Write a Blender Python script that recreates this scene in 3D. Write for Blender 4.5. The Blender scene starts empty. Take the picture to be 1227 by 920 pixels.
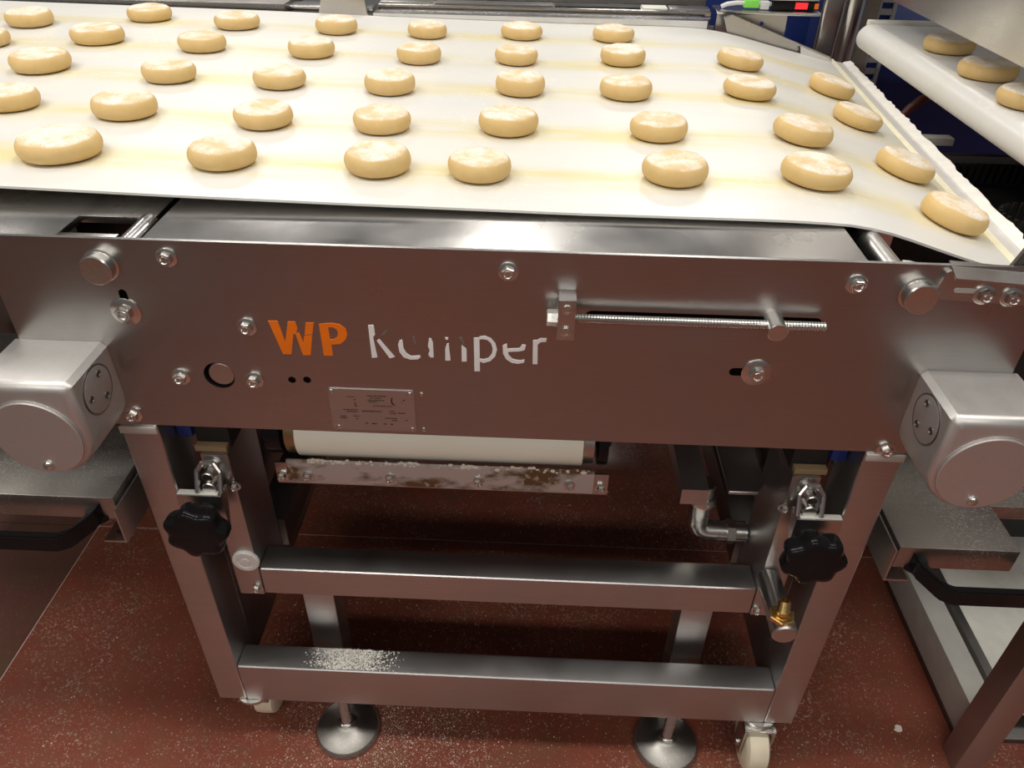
import bpy, bmesh, math, random
from mathutils import Vector, Matrix, noise
random.seed(7)
PI = math.pi
scene = bpy.context.scene
COL = scene.collection
S = 0.001                      # all lengths below are millimetres

# ------------------------------------------------------------------ camera
cd = bpy.data.cameras.new('camera'); cam = bpy.data.objects.new('camera', cd); COL.objects.link(cam)
Rw = [[0.9990974755, 0.0396484469, 0.0152392621], [0.0356339423, -0.5870906944, -0.8087365076], [-0.0231183175, 0.8085496381, -0.5879736611]]
m = Matrix.Identity(4)
for i in range(3):
    m[i][0] = Rw[0][i]; m[i][1] = -Rw[1][i]; m[i][2] = -Rw[2][i]
m.translation = Vector((21.05, -612.91, 1123.29)) * S
cam.matrix_world = m
cd.sensor_fit = 'HORIZONTAL'; cd.sensor_width = 36.0; cd.lens = 921.02 / 1227 * 36.0
cd.clip_start = 0.02; cd.clip_end = 50
scene.camera = cam

# ------------------------------------------------------------------ world, lamps, exposure
w = bpy.data.worlds.new('world'); scene.world = w; w.use_nodes = True
w.node_tree.nodes['Background'].inputs[0].default_value = (0.80, 0.78, 0.76, 1)
w.node_tree.nodes['Background'].inputs[1].default_value = 0.11
def lamp(name, loc, size, power, color=(1, 0.96, 0.9), aim=None):
    l = bpy.data.lights.new(name, 'AREA'); l.shape = 'RECTANGLE'; l.size, l.size_y = size; l.energy = power; l.color = color
    o = bpy.data.objects.new(name, l); COL.objects.link(o); o.location = loc
    if aim is not None:
        o.rotation_euler = (Vector(aim) - Vector(loc)).to_track_quat('-Z', 'Y').to_euler()
    return o
for x, e in ((-1.35, 25), (0.95, 19)):
    lamp('ceiling_tube_aisle', (x, -0.25, 2.75), (2.0, 0.3), e)
    lamp('ceiling_tube_front', (x, -2.7, 2.75), (2.0, 0.3), e * 1.25)
lamp('ceiling_tube_left', (-1.9, 1.0, 2.8), (0.3, 1.5), 12)
lamp('nose_fill_lamp', (-0.1, 1.6, 2.8), (0.3, 1.5), 16)  # added fill, unseen: brightens the rounded nose of the side conveyor
for x in (-1.7, 1.1):
    lamp('ceiling_tube_back', (x, 4.2, 2.75), (1.5, 0.2), 16, aim=(0, 0.3, 0.8))
scene.view_settings.view_transform = 'Standard'; scene.view_settings.look = 'None'
scene.view_settings.exposure = 0.36; scene.view_settings.gamma = 1.0; scene.view_settings.use_curve_mapping = False

# ------------------------------------------------------------------ materials
def newmat(name):
    mt = bpy.data.materials.new(name); mt.use_nodes = True
    nt = mt.node_tree; return mt, nt, nt.nodes['Principled BSDF']
def nd(nt, t, **kw):
    n = nt.nodes.new(t)
    for k, v in kw.items(): setattr(n, k, v)
    return n
def coords(nt, scale=(1, 1, 1), out='Object'):
    tc = nd(nt, 'ShaderNodeTexCoord'); mp = nd(nt, 'ShaderNodeMapping'); mp.inputs['Scale'].default_value = scale
    nt.links.new(tc.outputs[out], mp.inputs['Vector']); return mp.outputs[0]
def noisen(nt, vec, scale, detail=4, rough=0.55):
    n = nd(nt, 'ShaderNodeTexNoise'); n.inputs['Scale'].default_value = scale; n.inputs['Detail'].default_value = detail; n.inputs['Roughness'].default_value = rough
    nt.links.new(vec, n.inputs['Vector']); return n.outputs[0]
def ramp(nt, fac, stops):
    r = nd(nt, 'ShaderNodeValToRGB'); e = r.color_ramp.elements
    while len(e) < len(stops): e.new(0.5)
    for i, (p, c) in enumerate(stops):
        e[i].position = p; e[i].color = (c, c, c, 1) if not isinstance(c, tuple) else tuple(c) + (1,)
    nt.links.new(fac, r.inputs[0]); return r.outputs[0]
def mix(nt, fac, a, b, mode='MIX'):
    n = nd(nt, 'ShaderNodeMix', data_type='RGBA', blend_type=mode)
    for sock, v in ((n.inputs[0], fac), (n.inputs[6], a), (n.inputs[7], b)):
        if hasattr(v, 'is_output'): nt.links.new(v, sock)
        elif isinstance(v, (int, float)): sock.default_value = v if sock is n.inputs[0] else (v, v, v, 1)
        else: sock.default_value = tuple(v) + (1,)
    return n.outputs[2]
def bump(nt, b, h, strength, dist=0.001):
    n = nd(nt, 'ShaderNodeBump'); n.inputs['Strength'].default_value = strength; n.inputs['Distance'].default_value = dist
    nt.links.new(h, n.inputs['Height']); nt.links.new(n.outputs[0], b.inputs['Normal'])
def plain(name, col, rough=0.5, metal=0.0, spec=0.5, coat=0.0):
    mt, nt, b = newmat(name)
    b.inputs['Metallic'].default_value = metal; b.inputs['Specular IOR Level'].default_value = spec; b.inputs['Coat Weight'].default_value = coat
    v = coords(nt); n = noisen(nt, v, 40)
    c = mix(nt, ramp(nt, n, [(0.3, 0.0), (0.75, 1.0)]), col, tuple(x * 0.86 for x in col)); nt.links.new(c, b.inputs['Base Color'])
    r = ramp(nt, n, [(0.3, max(0.02, rough - 0.06)), (0.7, min(1, rough + 0.06))]); nt.links.new(r, b.inputs['Roughness'])
    return mt
def steel(name, col=(0.60, 0.575, 0.55), rough=0.3, brush=(1, 1, 90), dust=0.0, bstr=0.06):
    mt, nt, b = newmat(name); b.inputs['Metallic'].default_value = 1.0
    v = coords(nt, tuple(3 * x for x in brush)); n = noisen(nt, v, 6, 5, 0.65)
    v2 = coords(nt); n2 = noisen(nt, v2, 9, 4)
    c = mix(nt, ramp(nt, n, [(0.3, 0.0), (0.7, 1.0)]), col, tuple(x * 0.90 for x in col))
    c = mix(nt, ramp(nt, n2, [(0.35, 0.0), (0.8, 0.5)]), c, tuple(x * 0.75 for x in col))
    r = ramp(nt, n2, [(0.25, max(0.05, rough - 0.07)), (0.75, rough + 0.1)]); nt.links.new(r, b.inputs['Roughness'])
    if dust:
        sp = noisen(nt, v2, 520, 3, 0.7); area = noisen(nt, v2, 6, 3)
        k = nd(nt, 'ShaderNodeMath', operation='MULTIPLY'); nt.links.new(ramp(nt, sp, [(0.56, 0.0), (0.72, 0.8)]), k.inputs[0]); nt.links.new(ramp(nt, area, [(0.42, 0.0), (0.62, dust)]), k.inputs[1])
        c = mix(nt, k.outputs[0], c, (0.8, 0.76, 0.68))
        s = nd(nt, 'ShaderNodeMath', operation='SUBTRACT'); s.inputs[0].default_value = 1.0; nt.links.new(k.outputs[0], s.inputs[1]); nt.links.new(s.outputs[0], b.inputs['Metallic'])
    nt.links.new(c, b.inputs['Base Color'])
    bump(nt, b, n, bstr, 0.0006)
    return mt
M = {}
M['panel'] = steel('brushed_steel_panel', (0.44, 0.43, 0.42), 0.30, (1, 1, 60), 0.0, 0.02)
M['steel'] = steel('stainless_steel', (0.60, 0.575, 0.55), 0.30, (1, 1, 40))
M['tube'] = steel('satin_steel_tube', (0.56, 0.55, 0.54), 0.36, (1, 30, 30), 0.12)
M['sheet'] = steel('steel_sheet', (0.62, 0.60, 0.58), 0.22, (1, 60, 1), 0.0, 0.02)
M['dirty'] = steel('flour_dusted_steel', (0.42, 0.40, 0.37), 0.38, (1, 30, 1), 1.0)
M['flour_lit'] = plain('flour_and_lit_steel', (0.62, 0.60, 0.55), 0.5, 0.25)  # real flour on the deposits; on the floor rail it paints in brightness
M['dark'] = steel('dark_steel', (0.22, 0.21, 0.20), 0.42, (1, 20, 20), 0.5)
M['bolt'] = steel('bolt_steel', (0.72, 0.70, 0.66), 0.24, (1, 1, 1))
M['bright'] = steel('bright_steel', (0.78, 0.77, 0.76), 0.2, (20, 1, 20))
M['cast'] = plain('blasted_aluminium', (0.68, 0.655, 0.63), 0.46, 0.85)
M['black'] = plain('black_plastic', (0.010, 0.009, 0.010), 0.16, 0, 0.16, 0.0)
M['matte'] = plain('matte_black', (0.014, 0.013, 0.012), 0.6)
M['brass'] = plain('brass', (0.78, 0.52, 0.20), 0.25, 1.0)
M['orange'] = plain('orange_print', (1.0, 0.21, 0.004), 0.5)
M['white'] = plain('white_print', (0.95, 0.94, 0.92), 0.5)
M['ghost'] = plain('worn_print', (0.20, 0.17, 0.15), 0.5)
M['ink'] = plain('dark_print', (0.035, 0.025, 0.025), 0.5)
M['plate'] = steel('etched_plate', (0.56, 0.54, 0.52), 0.42, (1, 1, 30))
M['capwhite'] = plain('white_plastic', (0.72, 0.69, 0.66), 0.35)
M['wheel'] = plain('cream_nylon', (0.80, 0.72, 0.54), 0.45)
M['blue'] = plain('blue_plastic', (0.012, 0.03, 0.17), 0.4)
M['litblue'] = plain('lit_blue_plastic', (0.22, 0.32, 0.72), 0.4)  # paler copy of the panel blue with the light painted in
M['bronze'] = plain('stained_bronze', (0.36, 0.25, 0.13), 0.35, 0.8)
M['wood'] = plain('raw_board', (0.30, 0.20, 0.10), 0.7)
M['green'] = plain('green_plastic', (0.28, 0.85, 0.12), 0.4)
M['cable'] = plain('pale_cable', (0.72, 0.73, 0.70), 0.45)
M['hose'] = plain('brown_hose', (0.24, 0.075, 0.05), 0.4)
M['concrete'] = plain('stained_concrete', (0.36, 0.32, 0.26), 0.85)
M['duct'] = plain('grey_duct', (0.52, 0.54, 0.57), 0.5)
M['board'] = plain('cream_board', (0.80, 0.78, 0.70), 0.5)
M['flour'] = plain('flour', (0.90, 0.87, 0.80), 0.9)
M['crumb'] = plain('dry_crumb', (0.80, 0.70, 0.60), 0.9)
mt, nt, b = newmat('red_display'); b.inputs['Base Color'].default_value = (0.4, 0.01, 0.01, 1); b.inputs['Emission Color'].default_value = (1, 0.02, 0.03, 1); b.inputs['Emission Strength'].default_value = 0.9; M['display'] = mt

def roller_mat():
    mt, nt, b = newmat('cream_roller'); v = coords(nt, (2, 1, 1)); n = noisen(nt, v, 5)
    c = mix(nt, ramp(nt, n, [(0.3, 0.0), (0.7, 1.0)]), (0.90, 0.88, 0.76), (0.87, 0.84, 0.71)); nt.links.new(c, b.inputs['Base Color']); b.inputs['Roughness'].default_value = 0.35
    return mt
M['roller'] = roller_mat()
def stained_mat():                                           # scraper blade with baked brown stains and dough crust
    mt, nt, b = newmat('stained_steel'); v = coords(nt, (1, 1, 2)); n = noisen(nt, v, 14, 5); n2 = noisen(nt, coords(nt), 120, 3)
    f = ramp(nt, n, [(0.50, 0.0), (0.60, 1.0)]); c = mix(nt, f, (0.55, 0.52, 0.49), (0.12, 0.065, 0.03))
    f2 = nd(nt, 'ShaderNodeMath', operation='MULTIPLY'); nt.links.new(f, f2.inputs[0]); nt.links.new(ramp(nt, n2, [(0.56, 0.0), (0.62, 0.7)]), f2.inputs[1])
    c = mix(nt, f2.outputs[0], c, (0.5, 0.42, 0.3)); nt.links.new(c, b.inputs['Base Color'])
    nt.links.new(ramp(nt, f, [(0.0, 0.5), (1.0, 0.1)]), b.inputs['Metallic']); b.inputs['Roughness'].default_value = 0.42
    return mt
M['stained'] = stained_mat()
def belt_mat(rows=()):
    mt, nt, b = newmat('white_conveyor_belt' if rows else 'white_belt_cover')
    v = coords(nt); cloud = noisen(nt, coords(nt, (1.2, 6, 6)), 2.2, 5, 0.6)
    c = mix(nt, ramp(nt, cloud, [(0.35, 0.0), (0.8, 1.0)]), (0.735, 0.72, 0.69), (0.70, 0.685, 0.61))
    if rows:                                                 # greasy yellow tracks that the dough rows leave along the belt
        sep = nd(nt, 'ShaderNodeSeparateXYZ'); tc = nd(nt, 'ShaderNodeTexCoord'); nt.links.new(tc.outputs['Object'], sep.inputs[0])
        tot = None
        for y in rows:
            a = nd(nt, 'ShaderNodeMath', operation='SUBTRACT'); nt.links.new(sep.outputs[1], a.inputs[0]); a.inputs[1].default_value = y
            q = nd(nt, 'ShaderNodeMath', operation='ABSOLUTE'); nt.links.new(a.outputs[0], q.inputs[0])
            r = nd(nt, 'ShaderNodeMapRange'); r.interpolation_type = 'SMOOTHSTEP'; nt.links.new(q.outputs[0], r.inputs[0])
            r.inputs[1].default_value = 0.004; r.inputs[2].default_value = 0.052; r.inputs[3].default_value = 1; r.inputs[4].default_value = 0
            if tot is None: tot = r.outputs[0]
            else:
                s = nd(nt, 'ShaderNodeMath', operation='MAXIMUM'); nt.links.new(tot, s.inputs[0]); nt.links.new(r.outputs[0], s.inputs[1]); tot = s.outputs[0]
        k = nd(nt, 'ShaderNodeMath', operation='MULTIPLY'); nt.links.new(tot, k.inputs[0]); nt.links.new(ramp(nt, noisen(nt, coords(nt, (1, 7, 1)), 5, 6, 0.7), [(0.36, 0.08), (0.64, 1.0)]), k.inputs[1])
        c = mix(nt, k.outputs[0], c, (0.72, 0.62, 0.30))
    fl = ramp(nt, noisen(nt, v, 160, 3, 0.7), [(0.58, 0.0), (0.66, 0.5)]); ar = ramp(nt, noisen(nt, v, 7, 3), [(0.5, 0.0), (0.62, 1.0)])
    k2 = nd(nt, 'ShaderNodeMath', operation='MULTIPLY'); nt.links.new(fl, k2.inputs[0]); nt.links.new(ar, k2.inputs[1])
    c = mix(nt, k2.outputs[0], c, (0.92, 0.90, 0.86)); nt.links.new(c, b.inputs['Base Color'])
    nt.links.new(ramp(nt, cloud, [(0.3, 0.30), (0.8, 0.48)]), b.inputs['Roughness']); b.inputs['Specular IOR Level'].default_value = 0.45
    return mt
def dough_mat():
    mt, nt, b = newmat('floured_dough'); tc = nd(nt, 'ShaderNodeTexCoord'); oi = nd(nt, 'ShaderNodeObjectInfo')
    ad = nd(nt, 'ShaderNodeVectorMath', operation='ADD'); nt.links.new(tc.outputs['Object'], ad.inputs[0])
    mul = nd(nt, 'ShaderNodeMath', operation='MULTIPLY'); nt.links.new(oi.outputs['Random'], mul.inputs[0]); mul.inputs[1].default_value = 9.0
    nt.links.new(mul.outputs[0], ad.inputs[1])
    n = noisen(nt, ad.outputs[0], 45, 4, 0.6); fine = noisen(nt, ad.outputs[0], 420, 3, 0.65)
    base = mix(nt, ramp(nt, n, [(0.3, 0.0), (0.75, 1.0)]), (0.70, 0.50, 0.23), (0.64, 0.44, 0.18))
    sep = nd(nt, 'ShaderNodeSeparateXYZ'); nt.links.new(tc.outputs['Normal'], sep.inputs[0])
    up = ramp(nt, sep.outputs[2], [(0.70, 0.0), (0.84, 1.0)])
    patch = ramp(nt, noisen(nt, ad.outputs[0], 30, 4, 0.65), [(0.40, 0.22), (0.58, 1.0)])
    k = nd(nt, 'ShaderNodeMath', operation='MULTIPLY'); nt.links.new(up, k.inputs[0]); nt.links.new(patch, k.inputs[1])
    k2 = nd(nt, 'ShaderNodeMath', operation='MULTIPLY'); nt.links.new(k.outputs[0], k2.inputs[0]); nt.links.new(ramp(nt, fine, [(0.36, 0.5), (0.56, 1.0)]), k2.inputs[1])
    c = mix(nt, k2.outputs[0], base, (0.86, 0.81, 0.73)); nt.links.new(c, b.inputs['Base Color'])
    b.inputs['Roughness'].default_value = 0.62; b.inputs['Specular IOR Level'].default_value = 0.3
    b.inputs['Subsurface Weight'].default_value = 0.12; b.inputs['Subsurface Radius'].default_value = (0.006, 0.004, 0.002); b.inputs['Subsurface Scale'].default_value = 1.0
    bump(nt, b, fine, 0.18, 0.0008)
    return mt
def floor_mat(name, col, dustk):
    mt, nt, b = newmat(name); v = coords(nt, out='Object')
    n = noisen(nt, v, 3.5, 6, 0.6); n2 = noisen(nt, v, 16, 5, 0.65)
    c = mix(nt, ramp(nt, n, [(0.3, 0.0), (0.7, 1.0)]), col, tuple(x * 0.62 for x in col))
    c = mix(nt, ramp(nt, n2, [(0.45, 0.0), (0.75, 0.6)]), c, (col[0] * 0.55, col[1] * 1.0, col[2] * 0.7))
    haze = ramp(nt, noisen(nt, v, 5, 5, 0.7), [(0.46, 0.0), (0.72, dustk)])
    speck = ramp(nt, noisen(nt, v, 240, 2, 0.7), [(0.56, 0.0), (0.68, 1.0)])
    k = nd(nt, 'ShaderNodeMath', operation='MULTIPLY'); nt.links.new(haze, k.inputs[0]); nt.links.new(speck, k.inputs[1])
    c = mix(nt, k.outputs[0], c, (0.68, 0.54, 0.47))
    pt = ramp(nt, noisen(nt, v, 430, 2, 0.5), [(0.705, 0.0), (0.72, 0.8 * min(1, dustk * 2))]); c = mix(nt, pt, c, (0.85, 0.76, 0.68))
    nt.links.new(c, b.inputs['Base Color'])
    nt.links.new(ramp(nt, n2, [(0.3, 0.28), (0.75, 0.5)]), b.inputs['Roughness']); b.inputs['Specular IOR Level'].default_value = 0.4
    bump(nt, b, n2, 0.08, 0.002)
    return mt
M['dough'] = dough_mat()
M['belt'] = belt_mat((0.0,)); M['cover'] = belt_mat()
M['floor'] = floor_mat('red_resin_floor', (0.26, 0.07, 0.042), 0.85)
M['floor2'] = floor_mat('brown_floor_slab', (0.15, 0.06, 0.042), 0.10)
M['joint'] = plain('floor_joint', (0.55, 0.40, 0.34), 0.7)

# ------------------------------------------------------------------ mesh helpers (millimetres in, metres out)
def box(bm, x0, x1, y0, y1, z0, z1, bev=0.0, seg=2):
    r = bmesh.ops.create_cube(bm, size=1.0); vs = r['verts']
    for v in vs: v.co = Vector(((x0 + x1) / 2 + v.co.x * (x1 - x0), (y0 + y1) / 2 + v.co.y * (y1 - y0), (z0 + z1) / 2 + v.co.z * (z1 - z0)))
    if bev:
        es = list({e for v in vs for e in v.link_edges})
        bmesh.ops.bevel(bm, geom=es, offset=bev, segments=seg, affect='EDGES', profile=0.6)
    return bm
def frame_to(d):
    d = Vector(d).normalized(); up = Vector((0, 0, 1)) if abs(d.z) < 0.95 else Vector((0, 1, 0))
    a = up.cross(d).normalized(); return a, d.cross(a)
def ring(bm, c, a, b, r, n, ph=0.0, mod=None):
    return [bm.verts.new(c + (a * math.cos(t) + b * math.sin(t)) * (r * (mod(t) if mod else 1))) for t in (2 * PI * k / n + ph for k in range(n))]
def skin(bm, rings, cap0=True, cap1=True):
    for p, q in zip(rings, rings[1:]):
        n = len(p)
        for k in range(n): bm.faces.new((p[k], p[(k + 1) % n], q[(k + 1) % n], q[k]))
    if cap0: bm.faces.new(list(reversed(rings[0])))
    if cap1: bm.faces.new(rings[-1])
def lathe(bm, org, axis, prof, n=24, ph=0.0, mod=None, cap0=True, cap1=True):   # prof: (distance along the axis, radius)
    org = Vector(org); d = Vector(axis).normalized(); a, b = frame_to(d)
    skin(bm, [ring(bm, org + d * h, a, b, r, n, ph, mod) for h, r in prof], cap0, cap1)
def cyl(bm, p0, p1, r, n=24, ch=0.8, ph=0.0):
    p0 = Vector(p0); p1 = Vector(p1); L = (p1 - p0).length
    lathe(bm, p0, p1 - p0, [(0, r - ch), (ch, r), (L - ch, r), (L, r - ch)], n, ph)
def tube(bm, pts, r, n=10):
    pts = [Vector(p) for p in pts]; rings = []; a = None
    for i, p in enumerate(pts):
        d = (pts[min(i + 1, len(pts) - 1)] - pts[max(i - 1, 0)]).normalized()
        if a is None: a, b = frame_to(d)
        else:
            a = (a - d * a.dot(d)).normalized(); b = d.cross(a)
        rings.append(ring(bm, p, a, b, r, n))
    skin(bm, rings)
def prism(bm, poly, axis, a0, a1, bev=0.0):                  # extrude a polygon; axis 'y': poly is (x, z), 'x': (y, z), 'z': (x, y)
    f = {'y': lambda u, v, t: (u, t, v), 'x': lambda u, v, t: (t, u, v), 'z': lambda u, v, t: (u, v, t)}[axis]
    A = [bm.verts.new(f(u, v, a0)) for u, v in poly]; B = [bm.verts.new(f(u, v, a1)) for u, v in poly]; n = len(poly)
    fs = [bm.faces.new(A), bm.faces.new(B)] + [bm.faces.new((A[k], A[(k + 1) % n], B[(k + 1) % n], B[k])) for k in range(n)]
    bmesh.ops.recalc_face_normals(bm, faces=fs)
    if bev: bmesh.ops.bevel(bm, geom=list({e for fc in fs[:2] for e in fc.edges}), offset=bev, segments=2, affect='EDGES', profile=0.6)
    return bm
def grid(bm, xs, ys, zf, th):                                # a sheet with thickness
    top = [[bm.verts.new((x, y, zf(x, y))) for y in ys(x)] for x in xs]; bot = [[bm.verts.new((v.co.x, v.co.y, v.co.z - th)) for v in col] for col in top]
    nx, ny = len(top), len(top[0])
    for i in range(nx - 1):
        for j in range(ny - 1):
            bm.faces.new((top[i][j], top[i + 1][j], top[i + 1][j + 1], top[i][j + 1])); bm.faces.new((bot[i][j], bot[i][j + 1], bot[i + 1][j + 1], bot[i + 1][j]))
    for i in range(nx - 1):
        bm.faces.new((top[i][0], bot[i][0], bot[i + 1][0], top[i + 1][0])); bm.faces.new((top[i][-1], top[i + 1][-1], bot[i + 1][-1], bot[i][-1]))
    for j in range(ny - 1):
        bm.faces.new((top[0][j], top[0][j + 1], bot[0][j + 1], bot[0][j])); bm.faces.new((top[-1][j], bot[-1][j], bot[-1][j + 1], top[-1][j + 1]))
def wloc(o):
    p = Vector((0, 0, 0))
    while o is not None: p = p + o.location; o = o.parent
    return p
def finish(me, mat, ang=35):
    me.materials.append(mat)
    for p in me.polygons: p.use_smooth = True
    me.set_sharp_from_angle(angle=math.radians(ang))
def obj(name, bm, mat, parent=None, org=None, rot=None, ang=35):   # ONE mesh object; its origin is org (mm) or the middle of its bounds
    bmesh.ops.recalc_face_normals(bm, faces=bm.faces)
    if org is None:
        lo = Vector([min(v.co[i] for v in bm.verts) for i in range(3)]); hi = Vector([max(v.co[i] for v in bm.verts) for i in range(3)]); org = (lo + hi) / 2
        for v in bm.verts: v.co = (v.co - org) * S
    else:
        org = Vector(org)
        for v in bm.verts: v.co = v.co * S
    me = bpy.data.meshes.new(name); bm.to_mesh(me); bm.free(); finish(me, mat, ang)
    return link(name, me, parent, org, rot)
def link(name, me, parent, org, rot=None):
    o = bpy.data.objects.new(name, me); COL.objects.link(o); o.parent = parent
    o.location = Vector(org) * S - (wloc(parent) if parent else Vector((0, 0, 0)))
    if rot: o.rotation_euler = rot
    return o
def put(me, name, parent, x, y, z, rot=None): return link(name, me, parent, (x, y, z), rot)
def B(): return bmesh.new()
def bx(name, mat, parent, *a): return obj(name, box(B(), *a), mat, parent)
def proto(name, bm, mat, ang=35):
    bmesh.ops.recalc_face_normals(bm, faces=bm.faces)
    for v in bm.verts: v.co = v.co * S
    me = bpy.data.meshes.new(name); bm.to_mesh(me); bm.free(); finish(me, mat, ang); return me
def holed(name, mat, parent, loops, y0, y1):                 # plate in the xz plane with holes: loops[0] is the outline
    cu = bpy.data.curves.new(name, 'CURVE'); cu.dimensions = '2D'; cu.fill_mode = 'BOTH'; cu.extrude = abs(y1 - y0) / 2 * S
    for lp in loops:
        sp = cu.splines.new('POLY'); sp.points.add(len(lp) - 1); sp.use_cyclic_u = True
        for p, (u, v) in zip(sp.points, lp): p.co = (u * S, v * S, 0, 1)
    t = bpy.data.objects.new(name, cu); COL.objects.link(t)
    me = bpy.data.meshes.new_from_object(t.evaluated_get(bpy.context.evaluated_depsgraph_get())); bpy.data.objects.remove(t); bpy.data.curves.remove(cu)
    bm = B(); bm.from_mesh(me); bpy.data.meshes.remove(me)
    for v in bm.verts: v.co = Vector((v.co.x / S, (y0 + y1) / 2 + v.co.z / S, v.co.y / S))
    bmesh.ops.remove_doubles(bm, verts=bm.verts, dist=0.001)
    return obj(name, bm, mat, parent)
def circ(x, z, r, n=20): return [(x + r * math.cos(2 * PI * k / n), z + r * math.sin(2 * PI * k / n)) for k in range(n)]
def slot(x0, x1, z0, z1, n=7):
    r = (z1 - z0) / 2; zc = (z0 + z1) / 2
    return [(x1 - r + r * math.sin(PI * k / n), zc - r * math.cos(PI * k / n)) for k in range(n + 1)] + [(x0 + r - r * math.sin(PI * k / n), zc + r * math.cos(PI * k / n)) for k in range(n + 1)]
def thing(name, label, cat, loc=(0, 0, 0), group=None, kind=None):
    o = bpy.data.objects.new(name, None); COL.objects.link(o); o.empty_display_size = 0.05; o.location = Vector(loc) * S
    return tag(o, label, cat, group, kind)
def tag(o, label=None, cat=None, group=None, kind=None):
    if label: o['label'] = label
    if cat: o['category'] = cat
    if group: o['group'] = group
    if kind: o['kind'] = kind
    return o

# ------------------------------------------------------------------ the setting: floor of four slabs with filled joints
fl = bx('floor', M['joint'], None, -4000, 4000, -4000, 5000, -60, -3); tag(fl, 'dark red resin floor with flour dust', None, None, 'structure')
for x0, x1, y0, y1, mt in ((-811.5, 4000, -4000, 408.5, 'floor'), (-811.5, 4000, 410.5, 5000, 'floor'), (-4000, -813.5, -4000, 408.5, 'floor2'), (-4000, -813.5, 410.5, 5000, 'floor2')):
    bm = box(B(), x0, x1, y0, y1, -3, 0); obj('slab', bm, M[mt], fl)

bx('joint', M['joint'], fl, -811.4, 3999, 408.6, 410.4, -3, -0.3); bx('joint', M['joint'], fl, -813.4, -811.6, -3999, 4999, -3, -0.3)

# ------------------------------------------------------------------ the conveyor machine
mc = thing('conveyor_machine', 'stainless steel dough conveyor on trolley frame with orange and white lettering', 'conveyor', (0, 480, 0))
# front panel with its slots and holes
front = holed('front_panel', M['panel'], mc, [
    [(-412, 608), (412, 608), (477, 655), (477, 821), (-478, 821), (-478, 655)],
    slot(69, 287, 750, 764), slot(212, 238, 697, 706), [(v + 0, u) for u, v in slot(744 - 0, 770, -364, -356)], circ(-288.5, 675, 15.5, 28), circ(-215.7, 673, 4, 12), circ(-200.5, 673.7, 4, 12)], 0, 4)
def bolt_bm(wr=9.5, hr=6.6, h=6.0):
    bm = B(); lathe(bm, (0, 0, 0), (0, -1, 0), [(0, wr), (1.2, wr), (1.7, wr - 0.8)], 22)
    lathe(bm, (0, -1.6, 0), (0, -1, 0), [(0, hr), (h - 1.2, hr), (h - 0.4, hr - 0.7), (h - 0.4, hr * 0.62)], 6, cap1=False)
    lathe(bm, (0, -1.6 - h + 0.4, 0), (0, -1, 0), [(0, hr * 0.62), (0.5, hr * 0.55), (-1.2, hr * 0.4)], 12, cap0=False)
    return bm
bolt = proto('bolt', bolt_bm(), M['bolt']); bolt_small = proto('bolt_small', bolt_bm(6.5, 4.8, 5), M['bolt']); washer_bolt = proto('washer_bolt', bolt_bm(14.5, 8, 7), M['bolt'])
for i, (x, z) in enumerate(((-308.7, 804.7), (-249.4, 734.1), (-327.7, 672.3), (-253.7, 671.4), (-389.9, 621.6), (-1.7, 801.6), (306, 800.3), (387.6, 612))):
    put(bolt, 'bolt', front, x, 0, z, (0, random.uniform(0, 1), 0))
put(washer_bolt, 'bolt', front, -362.2, 0, 746.5, (0, 0.4, 0)); put(washer_bolt, 'bolt', front, 237.9, 0, 701.8, (0, 0.1, 0))
for x, z in ((-370.9, 795), (360.8, 793.1)):
    bm = B(); lathe(bm, (x, 0, z), (0, -1, 0), [(0, 16), (2, 16), (2.5, 14.5), (12, 14.5), (13, 13.4)], 32); obj('pin', bm, M['bolt'], front)
bm = B(); cyl(bm, (-286.5, 1, 676), (-286.5, 27, 676), 13, 28); obj('shaft', bm, M['steel'], mc)
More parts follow.
